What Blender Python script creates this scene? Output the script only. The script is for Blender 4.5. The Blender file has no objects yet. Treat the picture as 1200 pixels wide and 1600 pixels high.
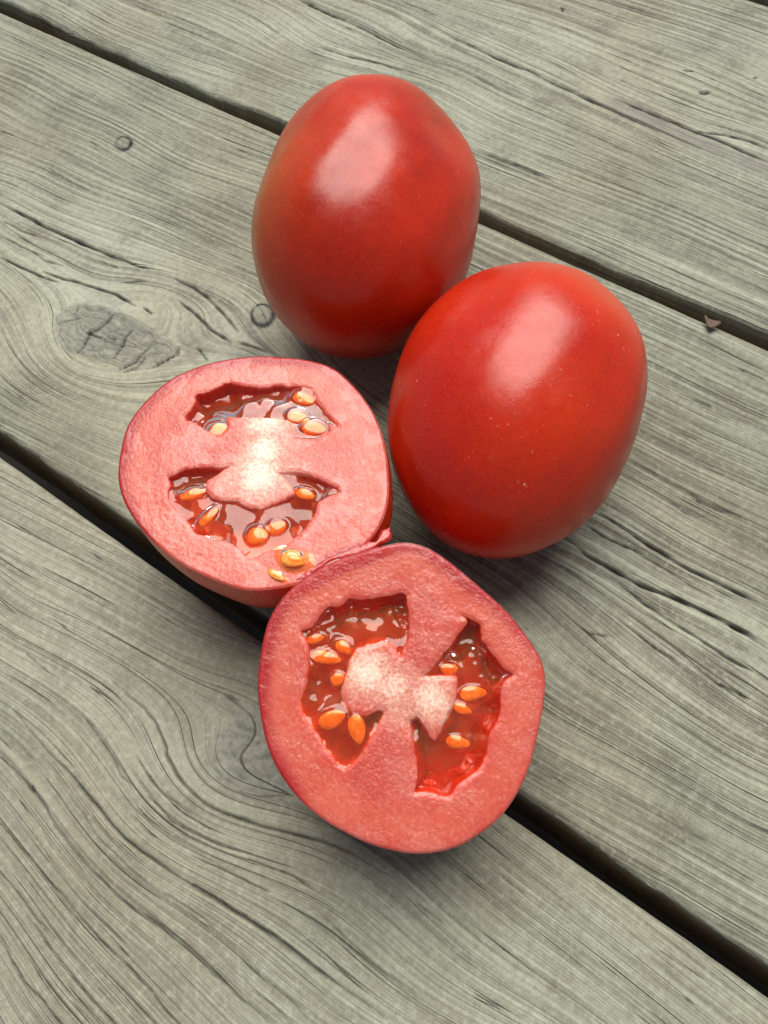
import bpy, math
import numpy as np
from mathutils import Matrix, Vector

# ---------------------------------------------------------------- camera, sky, sun, exposure
S = 0.001                                   # everything below is laid out in millimetres
sc = bpy.context.scene
col = sc.collection
cam_d = bpy.data.cameras.new('camera')
cam = bpy.data.objects.new('camera', cam_d); col.objects.link(cam)
cam_d.sensor_fit = 'VERTICAL'; cam_d.sensor_height = 36.0; cam_d.lens = 1215.0/1600.0*36.0
cam_d.clip_start = 0.005; cam_d.clip_end = 50.0
RIGHT = Vector((0.81661540, 0.57302946, -0.06911244))
UP = Vector((-0.48991289, 0.75146559, 0.44191042))
FWD = Vector((-0.30516331, 0.32701178, -0.89439290))
m = Matrix((RIGHT, UP, -FWD)).transposed().to_4x4()
m.translation = Vector((62.067, -66.511, 181.910))*S
cam.matrix_world = m
cam_d.dof.use_dof = True; cam_d.dof.focus_distance = 0.172; cam_d.dof.aperture_fstop = 80.0
sc.camera = cam

HEAD = Vector((-0.68226, 0.73111, 0.0))     # level direction the camera looks along
SIDE = Vector((0.73111, 0.68226, 0.0))
SUN_EL = math.radians(62.0); SUN_OFF = math.radians(17.0)
hd = HEAD*math.cos(SUN_OFF) + SIDE*math.sin(SUN_OFF)
to_sun = Vector((hd.x*math.cos(SUN_EL), hd.y*math.cos(SUN_EL), math.sin(SUN_EL)))
w = bpy.data.worlds.new('World'); sc.world = w; w.use_nodes = True
nt = w.node_tree; bg = nt.nodes['Background']
sky = nt.nodes.new('ShaderNodeTexSky'); sky.sky_type = 'NISHITA'; sky.sun_disc = False
sky.sun_elevation = SUN_EL; sky.sun_rotation = math.atan2(hd.x, hd.y)
sky.air_density = 1.0; sky.dust_density = 0.2; sky.ozone_density = 1.0
hs = nt.nodes.new('ShaderNodeHueSaturation'); hs.inputs['Saturation'].default_value = 0.55   # thin overcast
cloud = nt.nodes.new('ShaderNodeMix'); cloud.data_type = 'RGBA'; cloud.inputs[0].default_value = 0.8   # even cloud veil over the clear sky
cloud.inputs[7].default_value = (0.55, 0.58, 0.66, 1.0)
nt.links.new(sky.outputs[0], hs.inputs['Color']); nt.links.new(hs.outputs[0], cloud.inputs[6]); nt.links.new(cloud.outputs[2], bg.inputs['Color'])
bg.inputs['Strength'].default_value = 0.05
sun_d = bpy.data.lights.new('sun', 'SUN'); sun = bpy.data.objects.new('sun', sun_d); col.objects.link(sun)
sun_d.energy = 1.5; sun_d.angle = math.radians(54.0); sun_d.color = (1.0, 0.95, 0.87)
sun.rotation_euler = to_sun.to_track_quat('Z', 'Y').to_euler()
sun.location = to_sun*3.0
vs = sc.view_settings; vs.view_transform = 'Standard'; vs.look = 'None'; vs.gamma = 1.0
vs.exposure = 1.88; vs.use_curve_mapping = False
sc.render.engine = 'CYCLES'
sc.cycles.max_bounces = 8; sc.cycles.diffuse_bounces = 3; sc.cycles.transmission_bounces = 6; sc.cycles.glossy_bounces = 3
sc.cycles.sample_clamp_indirect = 6.0

# ---------------------------------------------------------------- noise and geometry helpers
def _h(i, j, seed):
    n = (i.astype(np.int64)*374761393 + j.astype(np.int64)*668265263 + seed*1442695041) & 0xffffffff
    n = ((n ^ (n >> 13))*1274126177) & 0xffffffff
    n = ((n ^ (n >> 16))*2246822519) & 0xffffffff
    return ((n ^ (n >> 15)) & 0xffff)/65535.0
def vn(x, y, seed=0):
    x = np.asarray(x, float); y = np.asarray(y, float) + 0*x
    i = np.floor(x); j = np.floor(y); fx = x-i; fy = y-j
    fx = fx*fx*fx*(fx*(fx*6-15)+10); fy = fy*fy*fy*(fy*(fy*6-15)+10)
    a = _h(i, j, seed); b = _h(i+1, j, seed); c = _h(i, j+1, seed); d = _h(i+1, j+1, seed)
    return (a*(1-fx)+b*fx)*(1-fy) + (c*(1-fx)+d*fx)*fy - 0.5
def fbm(x, y, seed=0, o=3):
    r = 0; a = 1.0
    for k in range(o):
        r = r + a*vn(np.asarray(x)*2**k, np.asarray(y)*2**k, seed+k*17); a *= 0.5
    return r
def seg_dist(px, py, pts, taper=False):
    """distance to a polyline and the running parameter 0..1 of the nearest point"""
    pts = np.asarray(pts, float); L = np.r_[0, np.cumsum(np.hypot(*np.diff(pts, axis=0).T))]
    best = np.full(px.shape, 1e9); par = np.zeros(px.shape)
    for k in range(len(pts)-1):
        a, b = pts[k], pts[k+1]; d = b-a; l2 = (d*d).sum()+1e-12
        t = np.clip(((px-a[0])*d[0]+(py-a[1])*d[1])/l2, 0, 1)
        q = (px-a[0]-t*d[0])**2+(py-a[1]-t*d[1])**2
        mk = q < best; best[mk] = q[mk]; par[mk] = (L[k]+t*(L[k+1]-L[k]))[mk]/L[-1]
    return np.sqrt(best), par
def inside(px, py, poly):
    r = np.zeros(px.shape, bool); P = np.asarray(poly, float); Q = np.roll(P, -1, 0)
    for (x1, y1), (x2, y2) in zip(P, Q):
        if y1 == y2: continue
        c = ((y1 > py) != (y2 > py)) & (px < (x2-x1)*(py-y1)/(y2-y1)+x1); r ^= c
    return r
def sdf(px, py, poly):
    P = np.asarray(poly, float); d, _ = seg_dist(px, py, np.vstack([P, P[:1]]))
    return np.where(inside(px, py, P), -d, d)
def chaikin(P, n=1):
    P = np.asarray(P, float)
    for _ in range(n):
        Q = np.roll(P, -1, 0); P = np.stack([.75*P+.25*Q, .25*P+.75*Q], 1).reshape(-1, 2)
    return P
def sstep(a, b, x):
    t = np.clip((x-a)/(b-a), 0, 1); return t*t*(3-2*t)

def make(name, V, F, mat, parent=None, attrs=None, loc=(0, 0, 0), smooth=True):
    """one mesh object; V in mm (world axes, relative to loc mm), F an (n,4) or (n,3) index array"""
    me = bpy.data.meshes.new(name); V = np.asarray(V, np.float32)*S; F = np.asarray(F, np.int32)
    n, k = F.shape
    me.vertices.add(len(V)); me.vertices.foreach_set('co', V.ravel())
    me.loops.add(n*k); me.loops.foreach_set('vertex_index', F.ravel())
    me.polygons.add(n); me.polygons.foreach_set('loop_start', np.arange(0, n*k, k, dtype=np.int32))
    me.polygons.foreach_set('use_smooth', np.full(n, smooth))
    me.update(calc_edges=True)
    for an, av in (attrs or {}).items():
        at = me.attributes.new(an, 'FLOAT', 'POINT'); at.data.foreach_set('value', np.asarray(av, np.float32).ravel())
    me.materials.append(mat)
    o = bpy.data.objects.new(name, me); col.objects.link(o)
    if parent: o.parent = parent
    o.location = Vector(loc)*S
    return o
def grid_faces(nr, nc, wrap=False):
    r = np.arange(nr-1)[:, None]; c = np.arange(nc if wrap else nc-1)[None]
    c2 = (c+1) % nc
    return np.stack([r*nc+c, r*nc+c2, (r+1)*nc+c2, (r+1)*nc+c], -1).reshape(-1, 4)
def empty(name, loc):
    o = bpy.data.objects.new(name, None); col.objects.link(o); o.location = Vector(loc)*S
    o.empty_display_size = 0.02; return o
def tag(o, label, cat, group=None):
    o['label'] = label; o['category'] = cat
    if group: o['group'] = group

# ---------------------------------------------------------------- material helpers
class NT:
    def __init__(s, name):
        s.m = bpy.data.materials.new(name); s.m.use_nodes = True; s.t = s.m.node_tree
        s.b = s.t.nodes['Principled BSDF']
    def n(s, typ, **kw):
        x = s.t.nodes.new('ShaderNode'+typ)
        for k, v in kw.items(): setattr(x, k, v)
        return x
    def put(s, sock, v):
        if hasattr(v, 'is_linked'): s.t.links.new(v, sock)
        elif v is not None: sock.default_value = v
    def attr(s, name): return s.n('Attribute', attribute_name=name).outputs['Fac']
    def math(s, op, a, b=None, c=None, clamp=False):
        x = s.n('Math', operation=op); x.use_clamp = clamp
        for i, v in enumerate((a, b, c)):
            if v is not None: s.put(x.inputs[i], v)
        return x.outputs[0]
    def mul(s, a, b): return s.math('MULTIPLY', a, b)
    def add(s, a, b): return s.math('ADD', a, b)
    def xyz(s, x, y, z=0.0):
        c = s.n('CombineXYZ'); s.put(c.inputs[0], x); s.put(c.inputs[1], y); s.put(c.inputs[2], z); return c.outputs[0]
    def noise(s, vec, scale=1.0, detail=3.0, rough=.55, dist=0.0, dim='3D'):
        x = s.n('TexNoise', noise_dimensions=dim); s.put(x.inputs['Vector'], vec); s.put(x.inputs['Scale'], scale)
        x.inputs['Detail'].default_value = detail; x.inputs['Roughness'].default_value = rough; x.inputs['Distortion'].default_value = dist
        return x.outputs['Fac']
    def voro(s, vec, scale=1.0, feature='F1', out='Distance', rnd=1.0):
        x = s.n('TexVoronoi', feature=feature); s.put(x.inputs['Vector'], vec); s.put(x.inputs['Scale'], scale); x.inputs['Randomness'].default_value = rnd
        return x.outputs[out]
    def ramp(s, v, a, b, lo=0.0, hi=1.0):
        x = s.n('MapRange', interpolation_type='SMOOTHSTEP'); s.put(x.inputs[0], v)
        for i, q in enumerate((a, b, lo, hi)): x.inputs[i+1].default_value = q
        return x.outputs[0]
    def mix(s, f, a, b, blend='MIX'):
        x = s.n('Mix', data_type='RGBA', blend_type=blend); s.put(x.inputs[0], f)
        for i, v in ((6, a), (7, b)):
            s.put(x.inputs[i], (*v, 1.0) if isinstance(v, tuple) and len(v) == 3 else v)
        return x.outputs[2]
    def bump(s, h, dist, strength=1.0, nrm=None):
        x = s.n('Bump'); s.put(x.inputs['Height'], h); x.inputs['Distance'].default_value = dist; x.inputs['Strength'].default_value = strength
        if nrm is not None: s.put(x.inputs['Normal'], nrm)
        return x.outputs[0]
    def obj_mm(s):
        tc = s.n('TexCoord'); v = s.n('VectorMath', operation='SCALE'); s.put(v.inputs[0], tc.outputs['Object']); v.inputs['Scale'].default_value = 1000.0
        return v.outputs[0]
    def set(s, **kw):
        for k, v in kw.items():
            s.put(s.b.inputs[k.replace('_', ' ')], (*v, 1.0) if isinstance(v, tuple) and len(v) == 3 and k in ('Base_Color', 'Coat_Tint', 'Specular_Tint') else v)
        return s.m

# ---------------------------------------------------------------- measured layout (mm)
CRACKS = [
 (2,0.42,1.6,[(-44.2,-92.3),(-36.0,-93.3),(-28.2,-94.2),(-23.3,-94.5),(-20.8,-94.8),(-14.6,-95.8),(-8.6,-96.8),(-1.7,-97.4),(4.8,-97.1),(12.1,-96.3),(18.2,-95.8),(24.8,-94.5),(30.2,-93.5),(16.7,-95.7),(23.6,-94.8),(29.7,-93.9),(36.5,-93.2),(42.0,-92.7),(47.8,-92.6),(53.2,-92.1),(59.0,-91.7),(65.1,-91.1)]),
 (2,0.30,1.0,[(-39.4,-101.0),(-32.6,-101.5),(-26.3,-102.5),(-27.6,-101.9),(-21.8,-103.1),(-16.5,-104.7),(-9.5,-105.9),(-2.5,-106.5),(4.5,-106.7),(11.0,-106.5),(18.0,-105.7),(24.8,-105.4),(31.6,-105.5),(38.9,-105.5),(45.9,-105.5)]),
 (2,0.32,1.1,[(-29.9,-111.0),(-28.3,-111.1),(-22.9,-111.9),(-16.1,-112.7),(-8.0,-113.6),(-0.5,-114.1),(7.1,-114.9),(14.9,-114.9),(21.8,-115.4),(31.3,-116.2),(37.4,-116.4)]),
 (2,0.22,0.7,[(-21.8,-118.3),(-20.3,-118.4),(-13.9,-118.8),(-7.9,-119.8),(-2.2,-120.5)]),
 (2,0.24,0.8,[(-6.6,-121.0),(0.3,-122.3),(6.4,-122.9),(13.0,-123.6),(20.4,-123.9),(26.1,-124.0)]),
 (2,0.26,0.8,[(-12.6,-126.3),(-11.1,-126.7),(-5.3,-128.7),(-0.2,-129.6),(4.8,-129.9),(11.4,-130.4),(16.5,-130.9)]),
 (2,0.20,0.6,[(-24.3,-97.2),(-16.9,-98.6),(-8.7,-100.3),(-1.0,-101.1),(4.7,-101.2),(11.0,-100.8),(19.5,-99.5),(31.7,-99.0)]),
 (2,0.22,0.7,[(-29.1,-83.6),(-22.6,-84.8),(-16.7,-86.3),(-12.0,-88.1),(-8.1,-88.4)]),
 (2,0.18,0.5,[(-9.2,-90.7),(-4.4,-91.7),(2.0,-91.8)]),
 (2,0.24,0.7,[(-12.0,-82.8),(-5.7,-85.0),(-0.1,-85.8),(6.1,-85.8),(11.6,-85.2),(16.1,-83.9)]),
 (2,0.24,0.8,[(-3.5,-88.1),(4.0,-88.7),(10.0,-87.9),(17.5,-86.0),(22.9,-83.9)]),
 (2,0.26,0.8,[(23.3,-84.7),(28.5,-83.3),(33.5,-81.8),(38.7,-81.4)]),
 (2,0.36,1.4,[(-28.8,-73.7),(-23.4,-73.9),(-18.3,-73.7),(-12.8,-75.0),(-7.5,-77.6),(-6.4,-78.9),(-1.2,-80.7),(3.8,-81.7),(8.6,-81.8),(13.6,-80.6),(18.7,-78.8),(9.7,-81.7),(16.0,-79.8),(21.2,-78.2),(26.0,-76.2),(30.8,-74.3),(35.5,-72.4),(40.7,-71.2),(46.1,-70.4),(51.4,-69.6)]),
 (2,0.22,0.7,[(12.9,-91.4),(20.9,-89.4),(26.3,-88.2),(31.5,-87.0)]),
 (2,0.18,0.5,[(-11.8,-83.0),(-7.7,-84.3),(-3.2,-85.4),(2.1,-85.2),(7.9,-85.5)]),
 (2,0.18,0.5,[(-44.0,-96.9),(-38.4,-96.9),(-30.1,-97.4)]),
 (2,0.16,0.4,[(-52.0,-80.6),(-42.8,-80.8)]),
 (2,0.20,0.6,[(58.0,-70.9),(61.8,-70.8),(65.2,-70.9)]),
 (2,0.18,0.5,[(40.7,-84.1),(45.6,-84.2),(51.8,-84.8),(59.2,-84.9),(66.9,-84.2)]),
 (2,0.18,0.5,[(36.6,-100.0),(42.0,-100.1),(47.6,-99.8),(51.8,-100.1)]),
 (2,0.20,0.5,[(39.7,-103.1),(44.2,-102.8),(50.0,-102.8)]),
 (2,0.20,0.6,[(102.8,-49.8),(107.5,-49.7),(112.6,-49.4)]),
 (2,0.18,0.5,[(69.2,-56.3),(72.6,-56.5),(76.0,-56.8)]),
 (2,0.12,0.2,[(12.4,-75.5),(17.4,-73.5),(22.2,-69.8)]),
 (1,0.34,1.2,[(-177.8,24.4),(-166.8,24.8),(-155.8,24.8),(-144.7,25.6),(-134.0,26.4),(-123.1,27.8),(-112.5,29.3)]),
 (1,0.26,0.8,[(-102.5,31.1),(-95.1,31.3),(-87.8,30.5),(-79.6,28.3),(-71.8,25.5)]),
 (1,0.20,0.6,[(-166.2,13.9),(-153.6,14.5),(-144.7,14.2),(-137.7,15.6)]),
 (1,0.22,0.7,[(-159.9,7.3),(-148.7,7.9),(-141.0,8.7),(-133.8,9.8)]),
 (1,0.30,1.0,[(-141.8,10.4),(-135.5,11.5),(-128.1,13.3),(-121.4,14.7),(-113.8,16.1),(-105.1,16.2)]),
 (1,0.26,0.8,[(-103.0,17.0),(-98.7,16.5)]),
 (1,0.28,0.9,[(-95.1,25.0),(-87.3,23.5),(-79.4,21.8),(-70.6,20.9)]),
 (1,0.22,0.7,[(-78.2,14.2),(-72.0,12.2)]),
 (1,0.24,0.7,[(-69.4,22.6),(-64.0,23.5),(-59.3,24.0)]),
 (1,0.18,0.5,[(-171.7,18.9),(-161.0,19.4),(-153.4,20.4)]),
 (1,0.16,0.4,[(-129.2,23.6),(-121.1,24.7)]),
 (1,0.32,1.0,[(-108.2,-7.0),(-108.5,-3.8),(-110.1,0.3),(-109.2,3.3),(-108.4,6.4),(-109.0,10.1)]),
 (1,0.24,1.0,[(-96.9,-2.4),(-97.8,1.9),(-99.6,5.8),(-99.3,9.0)]),
 (1,0.26,1.0,[(-92.9,-4.7),(-90.5,-0.3),(-90.5,4.5),(-90.4,7.5)]),
 (1,0.20,1.0,[(-91.4,-5.2),(-89.1,-1.9),(-88.7,3.7)]),
 (1,0.22,1.0,[(-84.7,1.3),(-83.0,5.4),(-81.7,9.0),(-83.7,11.7)]),
 (1,0.20,1.0,[(-110.1,0.3),(-105.3,1.3)]),
 (1,0.60,1.0,[(-111.0,0.2),(-109.7,0.3)]),
 (1,0.18,0.4,[(-120.6,-1.1),(-116.9,3.2)]),
 (1,0.34,1.2,[(45.8,30.3),(56.5,29.0),(65.9,28.6),(72.0,28.0),(80.3,28.9),(91.3,29.4)]),
 (1,0.36,1.4,[(42.2,18.9),(49.9,18.1),(56.1,18.0),(64.6,18.0),(73.2,19.6),(81.4,20.3),(89.7,20.5),(96.4,19.9)]),
 (1,0.24,0.7,[(44.2,25.1),(52.5,24.9),(61.3,25.6)]),
 (1,0.20,0.5,[(58.4,25.3),(67.6,25.0),(74.9,24.5),(82.2,24.9)]),
 (1,0.22,0.6,[(57.2,15.9),(67.1,14.2),(79.0,13.4),(87.7,12.7),(98.3,12.9)]),
 (1,0.24,0.8,[(89.1,6.0),(92.7,6.3),(96.4,6.4)]),
 (1,0.18,0.5,[(59.5,0.3),(63.8,2.2)]),
 (1,0.20,0.6,[(65.5,7.0),(74.3,5.6),(80.2,5.1)]),
 (1,0.20,0.6,[(46.2,47.9),(56.6,47.4),(66.0,47.3),(77.6,48.0)]),
 (1,0.24,0.7,[(64.4,46.6),(72.2,46.8)]),
 (1,0.22,0.7,[(57.0,90.5),(65.2,90.8)]),
 (1,0.20,0.6,[(51.3,74.5),(55.9,74.4)]),
 (1,0.20,0.5,[(-172.6,63.1),(-169.1,63.1)]),
 (1,0.18,0.4,[(-206.4,50.4),(-199.6,50.9)]),
 (1,0.18,0.4,[(-177.6,45.7),(-165.6,45.0),(-154.7,45.2)]),
 (0,0.32,1.1,[(-96.7,175.1),(-86.2,174.1),(-74.9,172.9),(-62.9,171.7),(-57.6,171.8),(-45.8,170.1),(-34.6,168.9),(-24.6,168.0),(-14.0,166.9),(-4.3,165.4)]),
 (0,0.18,0.5,[(-120.9,183.8),(-111.3,183.4),(-102.6,182.6)]),
 (0,0.30,1.1,[(-24.8,173.1),(-13.7,172.8),(-3.6,172.2),(6.3,171.5),(15.8,171.4),(23.8,170.6),(32.4,169.6)]),
 (0,0.26,0.8,[(6.1,172.0),(15.7,175.0),(22.9,176.1),(29.2,175.5)]),
 (0,0.36,1.1,[(-156.4,165.5),(-143.0,163.8),(-131.9,163.5)]),
 (0,0.24,0.8,[(-131.9,163.5),(-123.1,162.9),(-112.4,161.1),(-101.4,159.7)]),
 (0,0.16,0.4,[(-101.4,159.7),(-89.5,159.7),(-81.4,160.6)]),
 (0,0.22,0.7,[(-132.4,146.3),(-121.4,146.4),(-113.3,147.9),(-106.0,149.1),(-96.3,149.4)]),
 (0,0.16,0.4,[(-72.5,160.0),(-63.1,158.3),(-53.5,157.5)]),
 (0,0.26,0.8,[(-51.9,128.5),(-42.2,128.5),(-34.7,128.6),(-23.1,128.7)]),
 (0,0.50,0.5,[(-1.7,190.3),(0.3,190.3),(1.3,192.6)]),
 (0,0.30,0.4,[(-11.2,198.2),(-7.6,199.4)]),
 (0,0.45,0.4,[(-65.4,209.8),(-63.7,207.6)]),
 (0,0.30,0.3,[(10.9,206.3),(12.1,206.3)]),
 (0,0.20,0.4,[(-197.4,128.6),(-185.6,128.7),(-169.1,128.3)]),
]
GRAIN = [
 (1,[(-124.3,16.6),(-121.3,21.8),(-115.7,26.3),(-108.7,29.4),(-100.6,31.1)]),
 (1,[(-119.2,17.6),(-115.5,22.0),(-109.3,24.8),(-101.8,25.0),(-93.9,23.6),(-85.0,20.9),(-76.4,16.3)]),
 (1,[(-153.3,2.3),(-143.7,-0.6),(-134.4,-3.4),(-127.2,-7.3),(-120.8,-11.4),(-112.8,-14.3),(-103.9,-14.5),(-96.1,-12.0),(-86.6,-8.3)]),
 (1,[(-144.7,-5.5),(-134.1,-9.5),(-121.3,-14.7),(-111.6,-17.4),(-99.8,-17.6),(-86.7,-14.0)]),
 (1,[(-120.9,-27.1),(-110.8,-27.4),(-100.4,-26.3),(-87.4,-24.4)]),
 (1,[(-129.8,-19.0),(-117.5,-21.1),(-106.8,-22.0),(-93.5,-21.1),(-77.9,-17.5)]),
 (1,[(-176.6,44.6),(-155.3,45.7),(-126.9,49.2),(-88.8,50.3)]),
 (1,[(-183.2,29.3),(-151.4,31.0),(-123.7,34.8),(-97.5,38.4),(-81.6,41.6)]),
 (1,[(-219.8,62.5),(-194.2,61.5),(-172.6,63.1),(-138.7,62.1),(-100.9,65.0)]),
 (1,[(-250.1,90.0),(-199.5,90.2),(-152.0,88.5),(-120.9,89.1)]),
 (1,[(39.2,9.1),(48.4,9.4),(62.1,6.7),(74.3,5.6),(80.2,5.1)]),
 (1,[(33.2,2.9),(46.2,2.4),(60.3,-1.1),(72.9,-3.0),(82.4,-5.2)]),
 (1,[(58.8,-17.5),(79.6,-16.1),(95.6,-16.1),(110.2,-14.9)]),
 (1,[(62.5,-30.8),(81.1,-29.5),(91.0,-28.1)]),
 (1,[(84.3,2.2),(95.1,2.2),(103.3,1.2)]),
 (1,[(41.7,71.1),(54.9,70.9),(73.3,71.8)]),
 (1,[(47.1,59.1),(60.3,59.4),(78.1,60.5)]),
 (2,[(-78.1,-66.0),(-47.4,-62.8),(-26.1,-60.5),(-8.0,-57.6)]),
 (2,[(-70.8,-72.5),(-48.8,-69.4),(-26.9,-67.8),(-13.3,-66.4)]),
 (2,[(-63.5,-79.2),(-49.0,-77.2),(-35.4,-74.8),(-28.8,-73.7)]),
 (2,[(-68.7,-58.3),(-46.8,-55.1),(-18.3,-52.5)]),
 (2,[(51.1,-65.9),(57.8,-66.4),(66.3,-66.6)]),
 (2,[(66.5,-51.9),(77.5,-52.1),(90.5,-52.1),(103.4,-53.1),(117.7,-53.5)]),
 (2,[(62.8,-45.7),(79.5,-46.1),(95.3,-46.7),(119.6,-47.6)]),
 (2,[(71.9,-60.7),(87.7,-60.9),(102.5,-60.8)]),
 (0,[(-34.9,114.7),(-10.7,115.3),(12.1,115.9),(34.0,115.6)]),
 (0,[(-51.5,142.1),(-17.3,141.8),(14.4,141.6),(44.1,140.5)]),
 (0,[(-65.2,196.1),(-27.6,193.5),(23.0,190.0)]),
 (0,[(-241.6,119.5),(-213.2,116.7),(-177.8,117.4),(-135.8,120.1)]),
 (2,[(3.1,-75.8),(0.8,-71.9),(0.3,-67.3),(1.8,-62.6),(4.6,-57.5)]),
]
KNOTS = [
 (1,"A",[(-123.7,-1.0),(-123.3,5.5),(-117.8,10.0),(-109.7,11.8),(-100.5,12.3),(-92.8,12.0),(-83.4,10.9),(-81.8,8.0),(-84.2,2.7),(-91.7,-3.0),(-101.0,-6.0),(-108.8,-7.9),(-115.4,-7.1),(-120.8,-4.3)]),
 (2,"D",[(3.3,-57.7),(1.8,-62.6),(0.3,-67.3),(0.4,-71.5),(2.7,-75.4),(6.6,-76.3),(11.5,-75.8),(16.5,-74.1),(22.2,-69.8),(23.2,-66.2),(20.8,-61.4),(16.0,-58.7),(10.9,-57.2)]),
 (1,"B",[(-66.1,36.3),(-65.0,33.3),(-66.5,30.9),(-69.5,30.5),(-72.5,32.4),(-73.6,35.4),(-72.1,37.9),(-69.0,38.3)]),
 (1,"C",[(-158.7,70.2),(-157.6,67.9),(-158.7,66.0),(-161.4,65.7),(-164.0,67.1),(-165.0,69.5),(-163.9,71.4),(-161.3,71.7)]),
]
BAND = [(-31.6,171.3),(-16.3,171.4),(-2.1,169.2),(9.8,167.4),(21.6,166.9),(32.6,167.4),(43.8,166.9)]
LEAF = [(40.5,101.3),(43.3,101.0),(47.4,102.1),(46.2,99.0),(44.9,97.0),(42.7,99.2)]
HALF_A = dict(
 pos=(-17.84,-19.20,37.22), u=(0.82039,0.57176,-0.00743), v=(-0.57069,0.81953,0.05181), n=(0.03571,-0.03826,0.99863),
 outline=[(0.9,27.8),(9.3,26.7),(16.5,24.2),(21.2,19.2),(25.3,13.0),(27.4,7.8),(28.8,1.4),(29.3,-4.8),(29.2,-10.1),(27.9,-14.8),(24.8,-19.6),(19.8,-23.6),(14.4,-26.8),(8.7,-28.4),(4.3,-29.1),(0.1,-29.2),(-4.8,-27.5),(-9.8,-25.2),(-14.3,-22.9),(-20.3,-18.2),(-24.7,-13.4),(-28.1,-8.6),(-30.2,-3.0),(-30.5,2.7),(-30.2,8.5),(-28.7,13.0),(-25.7,17.6),(-21.5,22.3),(-16.4,25.2),(-10.5,26.9),(-5.2,27.8)],
 cav=[
  [(-17.2,11.5),(-16.2,13.7),(-14.9,15.9),(-15.3,18.1),(-12.7,18.5),(-9.7,20.0),(-7.8,21.0),(-5.0,20.0),(-2.6,19.5),(0.6,19.1),(3.7,19.9),(6.9,19.1),(9.6,19.2),(12.0,18.2),(13.0,15.0),(14.2,14.3),(15.1,11.9),(18.2,8.9),(17.3,8.3),(15.9,9.2),(16.5,7.5),(15.0,6.5),(13.9,5.3),(10.5,5.4),(7.8,6.5),(6.9,9.8),(5.7,10.5),(1.9,11.0),(-2.0,11.0),(-5.1,11.3),(-7.1,11.6),(-6.6,8.5),(-9.0,6.9),(-11.4,8.2),(-12.7,9.4),(-14.3,10.3)],
  [(-18.7,-7.3),(-18.3,-4.9),(-19.3,-2.8),(-18.0,-2.4),(-14.0,-0.7),(-9.8,-0.6),(-7.2,-0.9),(-4.6,0.1),(-6.7,-2.0),(-8.1,-2.9),(-10.2,-4.5),(-10.0,-6.8),(-8.4,-8.2),(-5.4,-8.7),(-2.8,-9.0),(-0.5,-10.6),(2.5,-11.1),(5.3,-9.8),(7.8,-8.1),(8.9,-7.1),(6.5,-4.4),(4.5,-2.1),(7.9,-2.2),(11.6,-3.1),(15.4,-4.7),(19.3,-7.4),(17.0,-8.5),(15.5,-8.9),(14.1,-10.6),(13.6,-12.6),(12.0,-15.6),(9.4,-18.2),(7.3,-19.7),(5.2,-20.4),(3.1,-21.1),(0.3,-22.4),(-1.2,-21.0),(-3.1,-19.1),(-6.5,-18.0),(-9.5,-17.0),(-12.1,-16.4),(-13.0,-14.2),(-16.2,-11.4),(-16.8,-10.2),(-18.0,-8.9)],
 ],
 seeds=[
  (-9.2,9.4,2.40,2.17,-0.04),
  (9.9,16.7,2.93,1.83,-0.42),
  (8.7,11.9,2.67,1.76,-0.23),
  (12.5,8.8,2.91,1.94,-0.23),
  (-13.4,-6.5,3.09,1.53,0.26),
  (-9.4,-12.0,2.70,1.15,0.86),
  (1.4,-16.7,2.39,2.24,-0.02),
  (5.4,-14.9,1.64,2.19,-1.35),
  (11.2,-7.2,2.28,1.52,-0.40),
 ],
 levels=[
  [(-12.5,16.2,-6.5),(-8.0,18.3,-6.5),(-3.3,18.6,-5.0),(-14.6,13.2,-4.5),(-9.9,12.6,-2.5),(-2.2,14.5,-1.0),(1.6,15.3,-0.9),(4.4,13.4,-1.4),(9.7,16.7,-0.6),(8.8,11.5,-0.6),(12.3,8.7,-0.3),(16.5,9.9,-0.4),(-9.2,9.5,-0.3),(2.9,19.2,-3.5)],
  [(-12.7,-2.2,-5.0),(-17.1,-3.7,-3.5),(-7.9,-1.5,-3.5),(-17.5,-6.9,-0.8),(-13.4,-6.5,-0.5),(-9.4,-12.0,-0.8),(-15.5,-11.8,-1.0),(-11.4,-15.4,-4.5),(-6.5,-17.1,-3.8),(-5.4,-13.2,-1.2),(-3.0,-16.0,-0.8),(-0.9,-19.9,-0.8),(1.4,-16.7,-0.4),(5.4,-14.9,-0.6),(7.5,-17.0,-0.9),(10.7,-15.6,-4.0),(11.3,-11.7,-3.2),(11.2,-7.2,-0.6),(8.0,-4.4,-0.6),(11.7,-3.7,-3.5),(14.7,-5.5,-3.0),(16.9,-7.9,-0.5),(3.0,-19.8,-0.8),(0.3,-21.8,-0.5),(-3.1,-10.2,-1.5)],
 ])
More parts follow.
